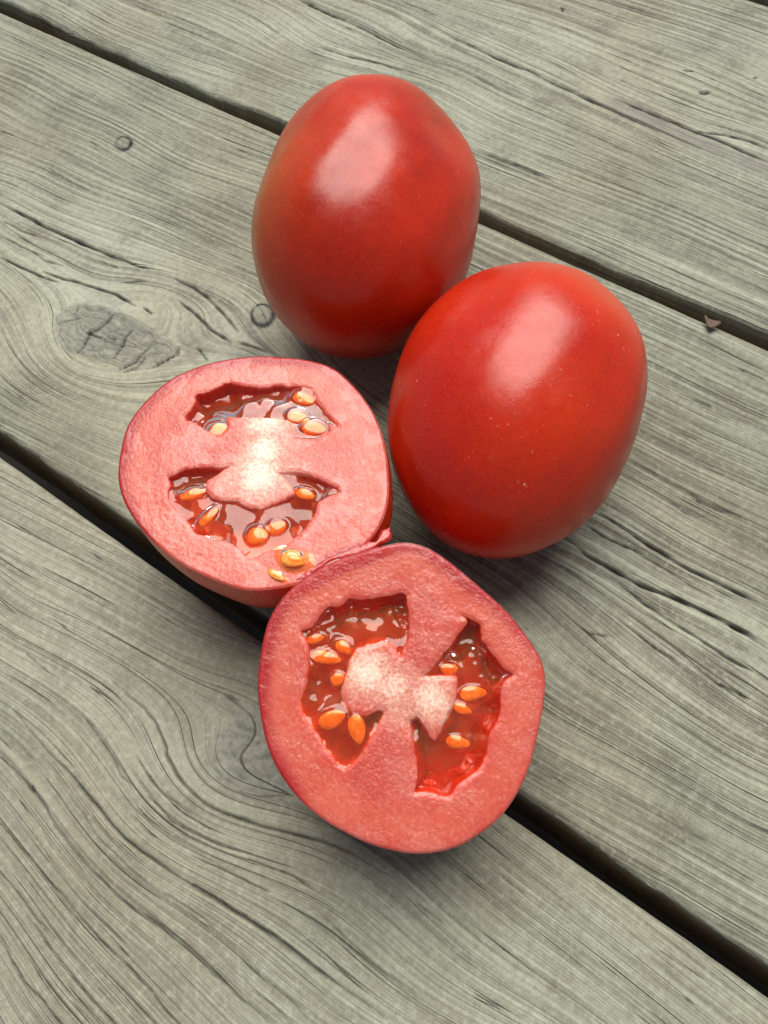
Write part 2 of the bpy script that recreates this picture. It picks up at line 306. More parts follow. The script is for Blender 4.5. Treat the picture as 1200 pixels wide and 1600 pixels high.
HALF_B = dict(
 pos=(36.12,-42.54,34.71), u=(0.82263,0.56740,-0.03651), v=(-0.54409,0.80422,0.23915), n=(0.16505,-0.17687,0.97030),
 outline=[(1.1,29.2),(5.3,28.3),(8.9,26.1),(13.0,22.7),(16.6,19.5),(20.6,15.9),(23.5,12.3),(25.9,8.8),(27.5,5.8),(27.9,1.8),(27.2,-2.6),(26.0,-7.4),(24.8,-11.7),(23.5,-15.0),(21.4,-18.7),(18.8,-22.0),(15.3,-24.7),(11.4,-27.0),(7.5,-28.2),(2.7,-28.6),(-1.2,-28.0),(-5.5,-26.9),(-10.0,-24.9),(-13.9,-22.8),(-17.4,-20.3),(-20.5,-17.0),(-23.1,-13.3),(-24.9,-9.4),(-26.1,-4.6),(-27.0,0.3),(-26.8,5.3),(-26.3,9.4),(-25.4,13.5),(-23.5,17.1),(-20.9,20.2),(-17.3,22.8),(-13.1,25.2),(-8.4,26.7),(-3.1,28.3)],
 cav=[
  [(-19.3,11.9),(-17.6,12.2),(-16.1,13.4),(-14.9,15.4),(-13.9,16.6),(-11.9,16.6),(-10.5,17.3),(-9.2,18.2),(-7.5,17.7),(-4.0,18.2),(-1.5,18.7),(1.8,19.3),(2.0,16.1),(2.6,13.8),(2.0,10.4),(1.0,7.5),(-0.0,6.3),(-0.8,8.2),(-2.5,9.9),(-4.0,9.2),(-6.4,8.5),(-8.6,6.6),(-9.3,3.7),(-10.5,1.5),(-10.7,-0.8),(-9.7,-3.2),(-7.8,-4.1),(-5.4,-3.9),(-3.7,-2.8),(-2.2,-3.7),(-3.4,-5.5),(-4.9,-7.6),(-6.3,-9.9),(-8.7,-13.1),(-10.1,-13.8),(-11.3,-13.1),(-12.8,-10.9),(-14.5,-8.6),(-16.5,-6.2),(-18.5,-3.0),(-18.8,-0.9),(-17.6,1.5),(-17.2,5.1),(-17.3,8.5),(-18.6,10.7)],
  [(11.7,14.8),(13.8,14.3),(15.0,13.5),(15.9,12.9),(16.0,11.1),(17.1,8.4),(18.8,6.4),(20.3,4.4),(22.2,3.5),(21.5,3.1),(19.7,1.5),(19.4,-0.4),(19.5,-2.6),(19.2,-4.3),(18.0,-6.2),(16.9,-8.1),(16.6,-10.2),(16.3,-11.9),(14.8,-14.0),(12.3,-15.6),(10.3,-17.3),(9.3,-18.9),(7.7,-18.4),(5.7,-18.1),(4.0,-18.0),(2.6,-18.2),(3.1,-16.4),(3.3,-14.0),(2.9,-11.0),(2.4,-7.7),(1.9,-5.3),(2.4,-4.6),(3.9,-4.2),(4.9,-6.0),(6.1,-7.7),(6.8,-8.8),(7.3,-7.7),(8.3,-5.7),(8.9,-3.8),(10.1,-2.1),(10.9,0.5),(11.1,2.5),(10.5,3.2),(8.2,2.7),(6.5,2.8),(4.0,3.1),(6.3,4.7),(8.1,6.9),(10.4,9.4),(12.4,12.2),(13.6,13.7)],
 ],
 seeds=[
  (-16.1,10.2,1.43,0.84,0.26),
  (-10.6,8.5,1.53,0.99,-0.60),
  (-13.9,6.6,2.47,1.09,-0.17),
  (-11.8,2.5,1.26,1.11,0.52),
  (-12.5,-4.8,2.28,1.44,0.43),
  (-7.8,-6.7,2.32,1.39,-1.38),
  (9.8,4.4,1.03,1.43,-1.59),
  (14.3,-0.1,2.19,1.24,0.09),
  (12.2,-3.0,1.52,0.88,-0.34),
  (11.2,-9.1,1.95,1.10,-0.17),
 ],
 levels=[
  [(-6.5,16.6,-7.0),(-11.4,15.4,-6.5),(-2.7,17.6,-7.0),(0.5,16.8,-7.0),(1.7,13.6,-6.0),(-13.9,14.4,-5.0),(-10.2,13.4,-1.8),(-6.4,13.4,-1.8),(-1.5,15.3,-2.0),(-0.0,12.4,-1.8),(0.2,8.0,-1.0),(-5.2,11.2,-1.2),(-1.5,12.4,-2.6),(-12.6,11.7,-3.2),(-16.1,10.2,-1.5),(-10.6,8.5,-1.2),(-15.1,8.3,-3.5),(-13.9,6.6,-1.2),(-11.8,2.5,-0.9),(-15.0,3.2,-2.8),(-13.7,-0.1,-3.0),(-17.8,0.3,-0.5),(-17.2,3.9,-0.5),(-16.1,-2.0,-0.3),(-14.8,-7.2,-0.3),(-10.6,-11.8,-0.3),(-8.7,-11.3,-0.3),(-12.5,-4.8,0.4),(-7.8,-6.7,0.5),(-3.9,-4.1,-0.8)],
  [(19.2,3.0,-8.0),(18.6,-1.4,-7.5),(18.5,-5.0,-7.0),(16.6,-9.1,-7.5),(14.8,-12.8,-7.5),(10.6,-16.3,-7.5),(5.7,-17.5,-6.5),(3.3,-17.1,-6.0),(14.2,12.4,-6.0),(15.9,9.4,-6.0),(18.1,5.4,-7.0),(21.0,3.5,-6.5),(10.6,7.9,-6.5),(12.9,10.9,-6.0),(14.1,6.7,-1.8),(14.8,4.7,-1.5),(16.2,2.5,-1.6),(14.3,-0.1,-1.0),(12.2,-3.0,-0.8),(14.6,-3.8,-1.4),(16.1,-3.3,-3.0),(11.3,-6.2,-1.6),(11.5,-8.8,-1.4),(13.5,-8.6,-3.4),(10.9,-12.1,-2.2),(8.2,-13.3,-2.2),(5.8,-12.2,-1.8),(4.1,-9.8,-2.2),(3.1,-6.2,-3.5),(5.8,-15.2,-3.2),(7.3,4.4,-0.8),(9.8,4.4,-1.0),(5.4,-8.1,-2.0)],
 ])
LOOSE = [(9.6,-22.8),(6.2,-26.0)]
TORN = [(29.4,-16.0),(28.4,-17.8),(26.6,-19.5),(23.8,-20.6),(20.3,-21.6),(17.5,-22.5),(14.8,-24.3),(12.7,-25.9),(10.3,-27.1)]
TORNB = [(1.8,28.9),(-1.5,28.4),(-5.6,26.7),(-9.6,25.1),(-13.0,23.4),(-16.3,21.4),(-19.6,20.7),(-21.6,18.7),(-23.5,16.1)]
TOM_A = (-44.2681, 58.8318, 1.9813, 0.0004, 39.8267, 29.3137, 0.0057, 2.4374, 0.0339, 3.3551, -0.0071, 0.4052)
TOM_B = (19.7843, 27.5772, 1.9002, -0.0008, 36.1949, 28.4092, 0.0937, 2.1453, 0.0287, -0.4253, -0.0262, -2.0177)
HALF_A_L = 36.9
HALF_B_L = 36.0
SEED_SINK = 0.42
CORE_A = [(2, 3, 6, 1.0), (2, 10, 7, 0.9), (1, -3, 7.5, 1.0), (-4, -4, 6, 0.7), (7, -4, 6, 0.7), (6, 5, 5, 0.5)]
CORE_B = [(-1, 1, 5.5, 0.9), (-6, 4, 6, 1.0), (6, -1, 5.5, 0.95), (1, -3, 5, 0.7), (9, -3, 4, 0.8)]

# ---------------------------------------------------------------- materials
def wood_material():
    t = NT('weathered_wood')
    gu, gx, ring, knot, crack, stain = (t.attr(a) for a in ('gu', 'gx', 'ring', 'knot', 'crack', 'stain'))
    lin, tone = t.attr('lin'), t.attr('tone')
    pos = t.obj_mm()
    rnd = t.mul(t.n('ObjectInfo').outputs['Random'], 50.0)
    band = t.noise(t.xyz(t.add(t.mul(gu, .75), rnd), t.mul(gx, .006)), 1, 2, .6, dim='2D')
    fib = t.noise(t.xyz(t.add(t.mul(gu, 2.4), rnd), t.mul(gx, .011)), 1, 3, .65, dim='2D')
    fib2 = t.noise(t.xyz(t.add(t.mul(gu, 6.5), rnd), t.mul(gx, .075)), 1, 2, .6, dim='2D')
    blotch = t.noise(pos, .06, 4, .68, dim='2D')
    patch = t.noise(pos, .016, 1, .5, dim='2D')
    speck = t.noise(pos, 1.7, 3, .75, dim='2D')
    # wood colour, with the near plank's shade mixed in through tone
    light = t.mix(t.ramp(patch, .35, .65), (0.357, 0.388, 0.299), (0.324, 0.323, 0.233))
    light = t.mix(t.ramp(blotch, .52, .85), light, (0.202, 0.191, 0.148))
    k = t.add(t.mul(t.ramp(ring, .1, .95), .40), t.mul(t.ramp(band, .42, .64), .30))
    k = t.add(k, t.mul(t.ramp(fib, .40, .66), .50))
    k = t.add(k, t.mul(t.ramp(fib2, .42, .72), .22))
    k = t.mul(k, lin)
    k = t.math('MULTIPLY', k, t.ramp(blotch, .28, .62, .72, 1.0), clamp=True)
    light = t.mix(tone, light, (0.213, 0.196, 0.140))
    c = t.mix(k, light, (0.096, 0.091, 0.067))
    mott = t.noise(pos, .55, 4, .72, dim='2D')
    c = t.mix(t.ramp(mott, .50, .72, 0, .42), c, (0.150, 0.142, 0.106))
    c = t.mix(t.ramp(mott, .50, .28, 0, .36), c, (0.412, 0.433, 0.350))
    c = t.mix(t.ramp(speck, .58, .78, 0, .32), c, (0.110, 0.105, 0.079))
    c = t.mix(t.ramp(speck, .42, .25, 0, .32), c, (0.457, 0.471, 0.390))
    kn = t.mix(t.ramp(t.noise(pos, .5, 4, .7, dim='2D'), .35, .7), (0.213, 0.220, 0.188), (0.118, 0.116, 0.096))
    c = t.mix(t.mul(knot, .75), c, kn)
    c = t.mix(t.mul(stain, t.ramp(blotch, .2, .6, .35, .8)), c, (0.159, 0.146, 0.127))
    # hair-thin checks that follow the grain
    chk = t.noise(t.xyz(t.add(t.mul(gu, .95), t.add(rnd, 9.0)), t.mul(gx, .009)), 1, 1, .5, dim='2D')
    line = t.math('ABSOLUTE', t.add(chk, -.5))
    line = t.mul(t.mul(t.ramp(line, .014, .0), t.ramp(band, .46, .56)), t.ramp(lin, .15, .6))
    c = t.mix(t.mul(line, .8), c, (0.026, 0.024, 0.019))
    c = t.mix(t.math('MULTIPLY', crack, 1.25, clamp=True), c, (0.010, 0.009, 0.007))
    sx = t.n('SeparateXYZ'); t.put(sx.inputs[0], pos)
    c = t.mix(t.ramp(sx.outputs[2], -2.0, -8.0, 0, .85), c, t.mix(fib, (0.246, 0.179, 0.115), (0.139, 0.098, 0.060)))   # unweathered flanks stay brown
    h = t.add(t.mul(t.mul(t.ramp(fib, .40, .66), lin), -.5), t.mul(t.mul(fib2, lin), -.4))
    h = t.add(h, t.mul(line, -1.0)); h = t.add(h, t.mul(speck, .22))
    nb = t.bump(h, .00032, .85)
    return t.set(Base_Color=c, Roughness=t.ramp(blotch, .3, .7, .48, .66), Specular_IOR_Level=.42, Normal=nb)

def skin_material(name, base, blush, dark, seed, specks, sss=0.0):
    t = NT(name); p = t.obj_mm(); a = t.attr('blush')
    off = t.n('VectorMath', operation='ADD'); t.put(off.inputs[0], p); off.inputs[1].default_value = (seed, seed*2.0, 0)
    p = off.outputs[0]
    n1 = t.noise(p, .040, 3, .55); n2 = t.noise(p, .22, 4, .6)
    c = t.mix(t.ramp(n1, .32, .68), base, dark)
    c = t.mix(t.math('MULTIPLY', a, t.ramp(n2, .2, .7, .70, 1.1), clamp=True), c, blush)
    fine = t.noise(p, 1.6, 3, .65)
    c = t.mix(t.ramp(fine, .42, .75, 0, .28), c, tuple(min(1, q*1.55+.010) for q in base))
    c = t.mix(t.ramp(n2, .55, .75, 0, .30), c, tuple(q*.55 for q in base))
    # dry dust, scuffs and pale pores; ragged, never round
    wob = t.n('TexNoise'); t.put(wob.inputs['Vector'], p); wob.inputs['Scale'].default_value = .8; wob.inputs['Detail'].default_value = 3
    wv = t.n('VectorMath', operation='MULTIPLY_ADD'); t.put(wv.inputs[0], wob.outputs['Color']); wv.inputs[1].default_value = (2.2, 2.2, 2.2); t.put(wv.inputs[2], p)
    pw = wv.outputs[0]
    gate = t.noise(p, .06, 2, .5)
    dot = t.mul(t.ramp(t.voro(pw, .13), .060, .030), t.ramp(gate, .54, .60))
    st = t.n('VectorMath', operation='MULTIPLY'); t.put(st.inputs[0], pw); st.inputs[1].default_value = (1.0, .45, .8)
    flake = t.mul(t.ramp(t.voro(st.outputs[0], .75), .12, .05), t.ramp(gate, .45, .58))
    haze = t.mul(t.ramp(t.noise(pw, .55, 4, .75), .60, .78), t.ramp(gate, .50, .62))
    dst = t.math('MAXIMUM', t.math('MAXIMUM', dot, t.mul(flake, .55)), t.mul(haze, .22))
    dst = t.mul(dst, specks)
    c = t.mix(dst, c, (.66, .36, .28))
    h = t.add(t.mul(n2, .6), t.mul(t.noise(p, .9, 3, .6), .14))
    nb = t.bump(h, .00026, .6)
    r = t.add(t.ramp(n2, .3, .7, .25, .36), t.mul(dst, .3))
    t.b.inputs['Subsurface Radius'].default_value = (1.0, .25, .12)
    return t.set(Base_Color=c, Roughness=r, Specular_IOR_Level=.44, Subsurface_Weight=sss, Subsurface_Scale=.0025,
                 Normal=nb)

def flesh_material():
    t = NT('tomato_flesh'); p = t.obj_mm()
    core, rim, wall, juice, outer = (t.attr(a) for a in ('core', 'rim', 'wall', 'juice', 'outer'))
    n1 = t.noise(p, .14, 4, .6); n2 = t.noise(p, 1.5, 3, .7); n3 = t.noise(p, .5, 4, .65)
    cells = t.voro(p, 2.2, 'SMOOTH_F1')
    c = t.mix(t.ramp(n1, .35, .65), (.50, .060, .038), (.54, .115, .088))
    wet = t.ramp(t.noise(p, .11, 3, .55), .47, .56)          # where juice has pooled over the cut cells
    c = t.mix(t.mul(wet, .45), c, (0.589, 0.082, 0.053))
    c = t.mix(t.ramp(outer, .2, .9, 0, .45), c, (0.626, 0.133, 0.075))
    c = t.mix(t.ramp(n3, .54, .70, 0, .55), c, (0.478, 0.052, 0.037))
    c = t.mix(t.mul(t.ramp(n2, .45, .72), t.ramp(n1, .30, .64, .20, .80)), c, (.68, .25, .19))
    pale = t.mix(t.ramp(n2, .36, .62), (.60, .25, .18), (.74, .46, .36))
    edge = t.add(core, t.mul(t.add(n3, -.5), .7))
    c = t.mix(t.ramp(edge, .05, 1.1), c, pale)
    c = t.mix(t.ramp(t.add(core, t.mul(t.add(n2, -.5), .5)), .70, 1.15), c, (.90, .68, .57))
    re = t.add(rim, t.mul(t.add(n2, -.5), .6))
    c = t.mix(t.ramp(re, .18, .85), c, (.38, .012, .014))
    c = t.mix(t.ramp(t.add(juice, t.mul(t.add(n2, -.5), .8)), .35, .75), c, (.42, .014, .014))
    c = t.mix(t.ramp(t.add(wall, t.mul(t.add(n2, -.5), .5)), .2, .7), c, (0.552, 0.026, 0.006))
    dry = t.math('SUBTRACT', 1.0, t.ramp(wall, .1, .4))
    h = t.add(t.mul(cells, -.6), t.mul(n2, .8))
    amt = t.add(t.mul(dry, t.ramp(wet, 0, 1, 1.0, .30)), .05)
    nb = t.bump(t.mul(h, amt), .00030, .28)
    cb = t.bump(t.mul(t.add(h, t.mul(n3, .8)), amt), .00040, .62)
    t.put(t.b.inputs['Coat Normal'], cb)
    t.b.subsurface_method = 'RANDOM_WALK'
    t.b.inputs['Subsurface Radius'].default_value = (1.0, .42, .30)
    return t.set(Base_Color=c, Roughness=.40, Specular_IOR_Level=.4, Subsurface_Weight=.9, Subsurface_Scale=.0034,
                 Coat_Weight=t.ramp(wet, 0, 1, .6, .9), Coat_Roughness=.05, Coat_IOR=1.36, Normal=nb)

def gel_material(name='seed_gel', c1=(1.0, .30, .09), c2=(1.0, .44, .17), tr=.93):
    t = NT(name); p = t.obj_mm()
    n = t.noise(p, .35, 2, .5)
    c = t.mix(t.ramp(n, .3, .7), c1, c2)
    nb = t.bump(t.noise(p, .5, 1, .5), .00012, .2)
    return t.set(Base_Color=c, Roughness=.025, IOR=1.36, Transmission_Weight=tr, Specular_IOR_Level=.5,
                 Coat_Weight=.5, Coat_Roughness=.02, Coat_IOR=1.36, Normal=nb)
def seed_material():
    t = NT('seed_coat'); p = t.obj_mm(); n = t.noise(p, 1.2, 3, .6)
    c = t.mix(t.ramp(n, .3, .7), (.76, .23, .020), (.86, .40, .075))
    t.b.inputs['Subsurface Radius'].default_value = (1.0, .5, .2)
    return t.set(Base_Color=c, Roughness=.18, Subsurface_Weight=.4, Subsurface_Scale=.001, Coat_Weight=.7, Coat_Roughness=.05)
def plain(name, c, rough=.8):
    t = NT(name); n = t.noise(t.obj_mm(), .4, 4, .6)
    return t.set(Base_Color=t.mix(n, c, tuple(q*.6 for q in c)), Roughness=rough)

WOOD = wood_material(); FLESH = flesh_material(); GEL = gel_material(); GEL_CLEAR = gel_material('amber_gel', (1.0, .56, .20), (1.0, .66, .28), .94); SEED = seed_material()
SOIL = plain('dark_soil', (.05, .04, .03)); LEAFM = plain('dry_leaf', (.11, .065, .04), .7)
SCAR = plain('stem_scar', (.20, .15, .08)); PULP = None

# ---------------------------------------------------------------- setting: ground below, deck of planks
g = make('ground', [(-1500, -1500, -420), (1500, -1500, -420), (1500, 1500, -420), (-1500, 1500, -420)], [(0, 1, 2, 3)], SOIL)
g['kind'] = 'structure'
deck = empty('deck', (0, 0, 0)); deck['kind'] = 'structure'
deck['label'] = 'weathered grey deck of parallel wooden planks with dark gaps'

def field(board, X, Y, y0, y1):
    """grain coordinate: runs level along every crack and grain line seen on this plank"""
    lines = [np.asarray(p, float) for b, *_, p in CRACKS if b == board and len(p) > 2] + [np.asarray(p, float) for b, p in GRAIN if b == board]
    wav = 1.6*fbm(X*.006, Y*.012, 31+board, 2)
    if not lines: return Y + wav
    dens = []
    for l in lines:
        q = []
        for a, b in zip(l[:-1], l[1:]):
            n = max(1, int(np.hypot(*(b-a))/4)); q += [a+(b-a)*k/n for k in range(n)]
        dens.append(np.array(q+[l[-1]]))
    allp = np.vstack(dens); cx = np.arange(allp[:, 0].min()-20, allp[:, 0].max()+21, 13.0); cy = np.arange(y0-10, y1+11, 13.0)
    CX, CY = np.meshgrid(cx, cy); Cn = np.c_[CX.ravel(), CY.ravel()]; sg = 15.0
    phi = lambda P: np.exp(-((P[:, None, :]-Cn[None])**2).sum(-1)/(2*sg*sg))
    rows, rhs = [], []
    for d in dens:
        A = phi(d); y = d[:, 1]; rows.append(A-A.mean(0)); rhs.append(-(y-y.mean()))
    A = np.vstack(rows); r = np.concatenate(rhs)
    lam = .06
    wgt = np.linalg.solve(A.T@A+lam*np.eye(len(Cn)), A.T@r)
    out = np.zeros(X.shape); xf = X.ravel(); yf = Y.ravel(); o = out.ravel()
    for k in range(0, len(xf), 60000):                       # separable gaussians keep this quick
        sl = slice(k, k+60000)
        gxm = np.exp(-(xf[sl, None]-cx[None])**2/(2*sg*sg)); gym = np.exp(-(yf[sl, None]-cy[None])**2/(2*sg*sg))
        o[sl] = np.einsum('ij,ij->i', gym@wgt.reshape(len(cy), len(cx)), gxm)
    return Y + np.clip(o.reshape(X.shape), -45, 45) + .5*wav

def plank(board, y0, y1, xs, dy, erode, seed, tone=.1, thick=34.0):
    r = 1.9
    prof = [(y0, -thick), (y0, -14), (y0, -8)]
    prof += [(y0+r-r*math.cos(a), -r+r*math.sin(a)) for a in np.linspace(0, math.pi/2, 8)[:-1]]
    nd = int((y1-y0-2*r)/dy)
    prof += [(y0+r+(y1-y0-2*r)*k/nd, 0.0) for k in range(nd+1)]
    prof += [(y1-r+r*math.sin(a), -r+r*math.cos(a)) for a in np.linspace(0, math.pi/2, 8)[1:]]
    prof += [(y1, -8), (y1, -14), (y1, -thick)]
    prof = np.array(prof); X, PY = np.meshgrid(xs, prof[:, 0]); PZ = np.repeat(prof[:, 1][:, None], len(xs), 1)
    X = X.T.copy(); Y = PY.T.copy(); Zp = PZ.T.copy()
    e0 = np.clip(1-(Y-y0)/9, 0, 1)**2; e1 = np.clip(1-(y1-Y)/9, 0, 1)**2
    Yw = Y + e0*(erode[0]*(.5+fbm(X*.02, X*0, seed, 4)+.35*vn(X*.25, X*0, seed+3)*(.5+vn(X*.03, X*0, seed+8)))) - e1*(erode[1]*(.5+fbm(X*.02, X*0, seed+5, 4)+.3*vn(X*.25, X*0, seed+9)))
    U = field(board, X, Y, y0, y1); GX = X.copy()
    slope = np.abs(np.gradient(U, axis=0)/np.gradient(X, axis=0))
    lin = np.clip(1.05-slope*1.9, .10, 1)*(.70 if board == 2 else .92)
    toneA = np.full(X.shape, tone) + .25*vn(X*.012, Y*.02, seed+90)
    top = sstep(-3.0, -.2, Zp)
    knot = np.zeros(X.shape); crack = np.zeros(X.shape); stain = np.zeros(X.shape); Zd = np.zeros(X.shape)
    for b, kn, poly in KNOTS:
        if b != board: continue
        P = chaikin(poly, 2); c = P.mean(0); big = np.hypot(*(P-c).T).mean()
        mk = (np.abs(X-c[0]) < big*2.6+6) & (np.abs(Y-c[1]) < big*2.6+6)
        sd = sdf(X[mk], Y[mk], P) + .5*fbm(X[mk]*.35, Y[mk]*.35, 5)
        ins = sstep(1.6, -1.8, sd)
        knot[mk] = np.maximum(knot[mk], ins*({'A': .85, 'D': .8}.get(kn, .5)))
        dd = np.hypot(X[mk]-c[0], Y[mk]-c[1])
        if kn == 'A': U[mk] = U[mk]*(1-ins) + ins*(c[1]+np.maximum(0, big+sd)*.8+vn(X[mk]*.3, Y[mk]*.3, 9)*2)
        if kn == 'A': GX[mk] = GX[mk]*(1-ins) + ins*(c[0]+np.arctan2(Y[mk]-c[1], X[mk]-c[0])*big*.6)
        if big < 5:                                            # pencil-thick knots sit in a dark ring
            ang = np.arctan2(Y[mk]-c[1], X[mk]-c[0])
            wd = .58*(1+.6*np.sin(ang+2.2)+.5*vn(ang*2, ang*0, 3))
            rg = np.exp(-(sd/np.maximum(.16, wd))**2)*(1.0 if kn == 'B' else np.clip(.9+.4*np.sin(ang*1+.6), 0, 1))
            crack[mk] = np.maximum(crack[mk], rg); Zd[mk] -= rg*.15
            dot = np.exp(-(dd/.45)**2); crack[mk] = np.maximum(crack[mk], dot*.6)
        else:
            Zd[mk] += ins*(.15+.55*fbm(X[mk]*.45, Y[mk]*.45, 77, 4))
            pass
    for b, wd, dp, pts in CRACKS:
        if b != board: continue
        P = np.asarray(pts); lo = P.min(0)-2; hi = P.max(0)+2
        ix = np.where((xs > lo[0]) & (xs < hi[0]))[0]
        if not len(ix): continue
        sl = slice(ix[0], ix[-1]+1)
        mk = np.zeros(X.shape, bool); mk[sl] = (Y[sl] > lo[1]) & (Y[sl] < hi[1])
        wob = .35*fbm(X[mk]*.18, Y[mk]*.18, 3+int(wd*100), 3)
        d, t = seg_dist(X[mk]+wob, Y[mk]+wob, P)
        tp = np.minimum(1, np.minimum(t, 1-t)*5+.25)
        tp = tp*(.80+.45*fbm(t*14, t*0, int(dp*100)+len(pts), 2))
        prf = np.exp(-(d/(wd*(1.5, 1.1, .44, 1, 1, 1)[board]*np.clip(tp, .35, 1.2)+.12))**2)
        if board == 2: dp *= .6
        crack[mk] = np.maximum(crack[mk], (.8 if board == 2 else 1.0)*prf*np.clip(.3+tp*.75, 0, 1)*(1 if wd > .21 else .75)); Zd[mk] -= prf*dp*tp
        Zd[mk] += .10*np.exp(-((d-wd*2.2)/.5)**2)*tp
    if board == 0:
        d, t = seg_dist(X, Y, BAND); stain = np.maximum(stain, np.exp(-(d/4.2)**2)*sstep(0, .12, t)*.9)
    if board == 2:                                             # brown bands across the wide grain
        for (bx, by, s1, s2, a) in ((-72, -112, 16, 5, .9), (-40, -122, 20, 5, .7), (-58, -96, 15, 4, .6)):
            q = ((X-bx)*.8+(Y-by)*.6, -(X-bx)*.6+(Y-by)*.8)
            stain = np.maximum(stain, a*.55*np.exp(-(q[0]/s1)**2-(q[1]/s2)**2))
    ph = U*.42 + 1.2*fbm(X*.004, U*.05, seed+40, 2)
    ring = np.clip(.5+.9*fbm(ph*1.9, X*.004, seed+50, 3)+.25*np.sin(ph*2*math.pi*.9), 0, 1)
    ring = ring**1.6
    ring = ring*(1-.9*knot)*(.55 if board == 2 else 1.0)
    amp = (.20 if board == 2 else .28)*np.clip(.6+1.4*fbm(X*.012, Y*.02, seed+60, 2), .25, 1.3)
    Zd += -amp*(ring-.4) + .10*fbm(X*.15, Y*.15, seed+70, 3) + .35*vn(X*.01, Y*.02, seed+71)
    mid = (y0+y1)/2
    Zd += -.5*((Y-mid)/70)**2
    Zd -= (e0*erode[0]+e1*erode[1])*.22*np.clip(.3+fbm(X*.06, Y*.1, seed+80, 3), 0, 1)
    Zn = Zp + Zd*np.where(Zp > -.01, 1, top)
    V = np.stack([X, Yw, Zn], -1).reshape(-1, 3)
    # side faces carry the grain too
    F = grid_faces(len(xs), len(prof))
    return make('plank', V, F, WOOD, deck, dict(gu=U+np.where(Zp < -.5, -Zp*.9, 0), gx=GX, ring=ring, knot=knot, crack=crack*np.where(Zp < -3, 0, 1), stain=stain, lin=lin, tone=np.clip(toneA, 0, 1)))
def axis(a, b, step, far=650.0):
    core = np.arange(a, b+step, step); left = []; right = []; s = step; x = a
    while x > -far: s = min(s*1.25, 40); x -= s; left.append(x)
    s = step; x = b
    while x < far: s = min(s*1.25, 40); x += s; right.append(x)
    return np.array(left[::-1]+list(core)+right)
plank(0, 104.7, 247.3, axis(-275, 68, .62), .38, (2.2, 1.0), 100, .0)
plank(1, -40.3, 101.4, axis(-270, 130, .62), .36, (1.2, .4), 200, .22)
plank(2, -188.0, -45.0, axis(-122, 134, .42), .30, (1.0, .4), 300, .50)  # near plank: browner wood, its tone also darkened to stand for shade
plank(3, 252.6, 394.0, axis(-60, 30, 2.0), 1.5, (1.0, 1.0), 400)
plank(4, 400.0, 541.0, axis(-60, 30, 4.0), 3.0, (1.0, 1.0), 500)
plank(5, -335.0, -194.0, axis(-60, 90, 3.0), 2.0, (1.0, 1.0), 600)

# ---------------------------------------------------------------- whole tomatoes
SKIN_A = skin_material('tomato_skin_mottled', (.44, .020, .002), (.27, .085, .006), (.30, .007, .002), 11.0, .45)
SKIN_B = skin_material('tomato_skin_red', (.47, .020, .002), (.54, .052, .004), (.37, .009, .003), 47.0, .75)
def tomato(cx, cy, az, pit, L, Rr, asy, q, la, lp, lb, bph, skin, label, blush, seed, dents):
    nt_, nf = 150, 220
    s = np.linspace(-math.pi/2, math.pi/2, nt_)[:, None]; f = np.linspace(0, 2*math.pi, nf, endpoint=False)[None]
    t = np.sin(s); r = np.sqrt(np.clip(1-np.abs(t)**q, 0, 1))
    lob = 1+la*np.cos(3*f+lp)*(.55+.45*t)+lb*np.cos(2*f+bph)
    r = Rr*r*(1+asy*t)*lob*(1+.040*vn(1.7*np.cos(f)+9, 1.6*np.sin(f)+1.4*t, seed)+.015*np.cos(4*f+seed)*(.4+.6*t)+.018*vn(3.6*np.cos(f)+9+2.2*t, 3.4*np.sin(f)-2.0*t, seed+3))
    Xl = L*t - 3.2*np.exp(-((r/6.5)**2))*(t > 0) - .8*np.exp(-((r/3.0)**2))*(t > 0)
    Xl = Xl + 1.6*np.cos(3*f+lp+.5)*np.exp(-((r-10)/7)**2)*(t > 0)
    Yl = r*np.cos(f); Zl = r*np.sin(f)
    a = np.array([math.cos(az)*math.cos(pit), math.sin(az)*math.cos(pit), math.sin(pit)]); b = np.array([-math.sin(az), math.cos(az), 0]); c = np.cross(a, b)
    P = Xl[..., None]*a+Yl[..., None]*b+Zl[..., None]*c
    z0 = P[..., 2].min(); P[..., 2] -= z0+.15
    V = P.reshape(-1, 3)
    mid = np.array([0, 0, -z0])
    for (dx, dy, dz, rad, dep) in dents:                        # flat spots and soft dents
        d2 = ((V-np.array([dx, dy, dz]))**2).sum(1); dirn = (V-mid)/np.linalg.norm(V-mid, axis=1)[:, None]
        V = V - dirn*(dep*np.exp(-d2/(rad*rad)))[:, None]
    root = empty('tomato', (cx, cy, 0))
    tag(root, label, 'tomato', 'whole tomatoes')
    bl = np.zeros(len(V))
    for (bx, by, bz, rad, am) in blush:
        bl = np.maximum(bl, am*np.exp(-((V[:, 0]-bx)**2+(V[:, 1]-by)**2+(V[:, 2]-bz)**2)/(rad*rad)))
    make('skin', V, grid_faces(nt_, nf, True), skin, root, dict(blush=bl))
    # corky stem scar in the dimple at the far end
    rr = np.array([0, .6, 1.4, 2.2, 2.7])[:, None]; ff = np.linspace(0, 2*math.pi, 20, endpoint=False)[None]
    hh = np.array([.2, .5, .3, .6, -.5])[:, None]
    pole = a*(L-3.9)
    Q = (pole+(hh+0*ff)[..., None]*a+(rr*np.cos(ff))[..., None]*b+(rr*np.sin(ff))[..., None]*c); Q[..., 2] -= z0+.15
    make('stem_scar', Q.reshape(-1, 3), grid_faces(5, 20, True), SCAR, root)
    return root
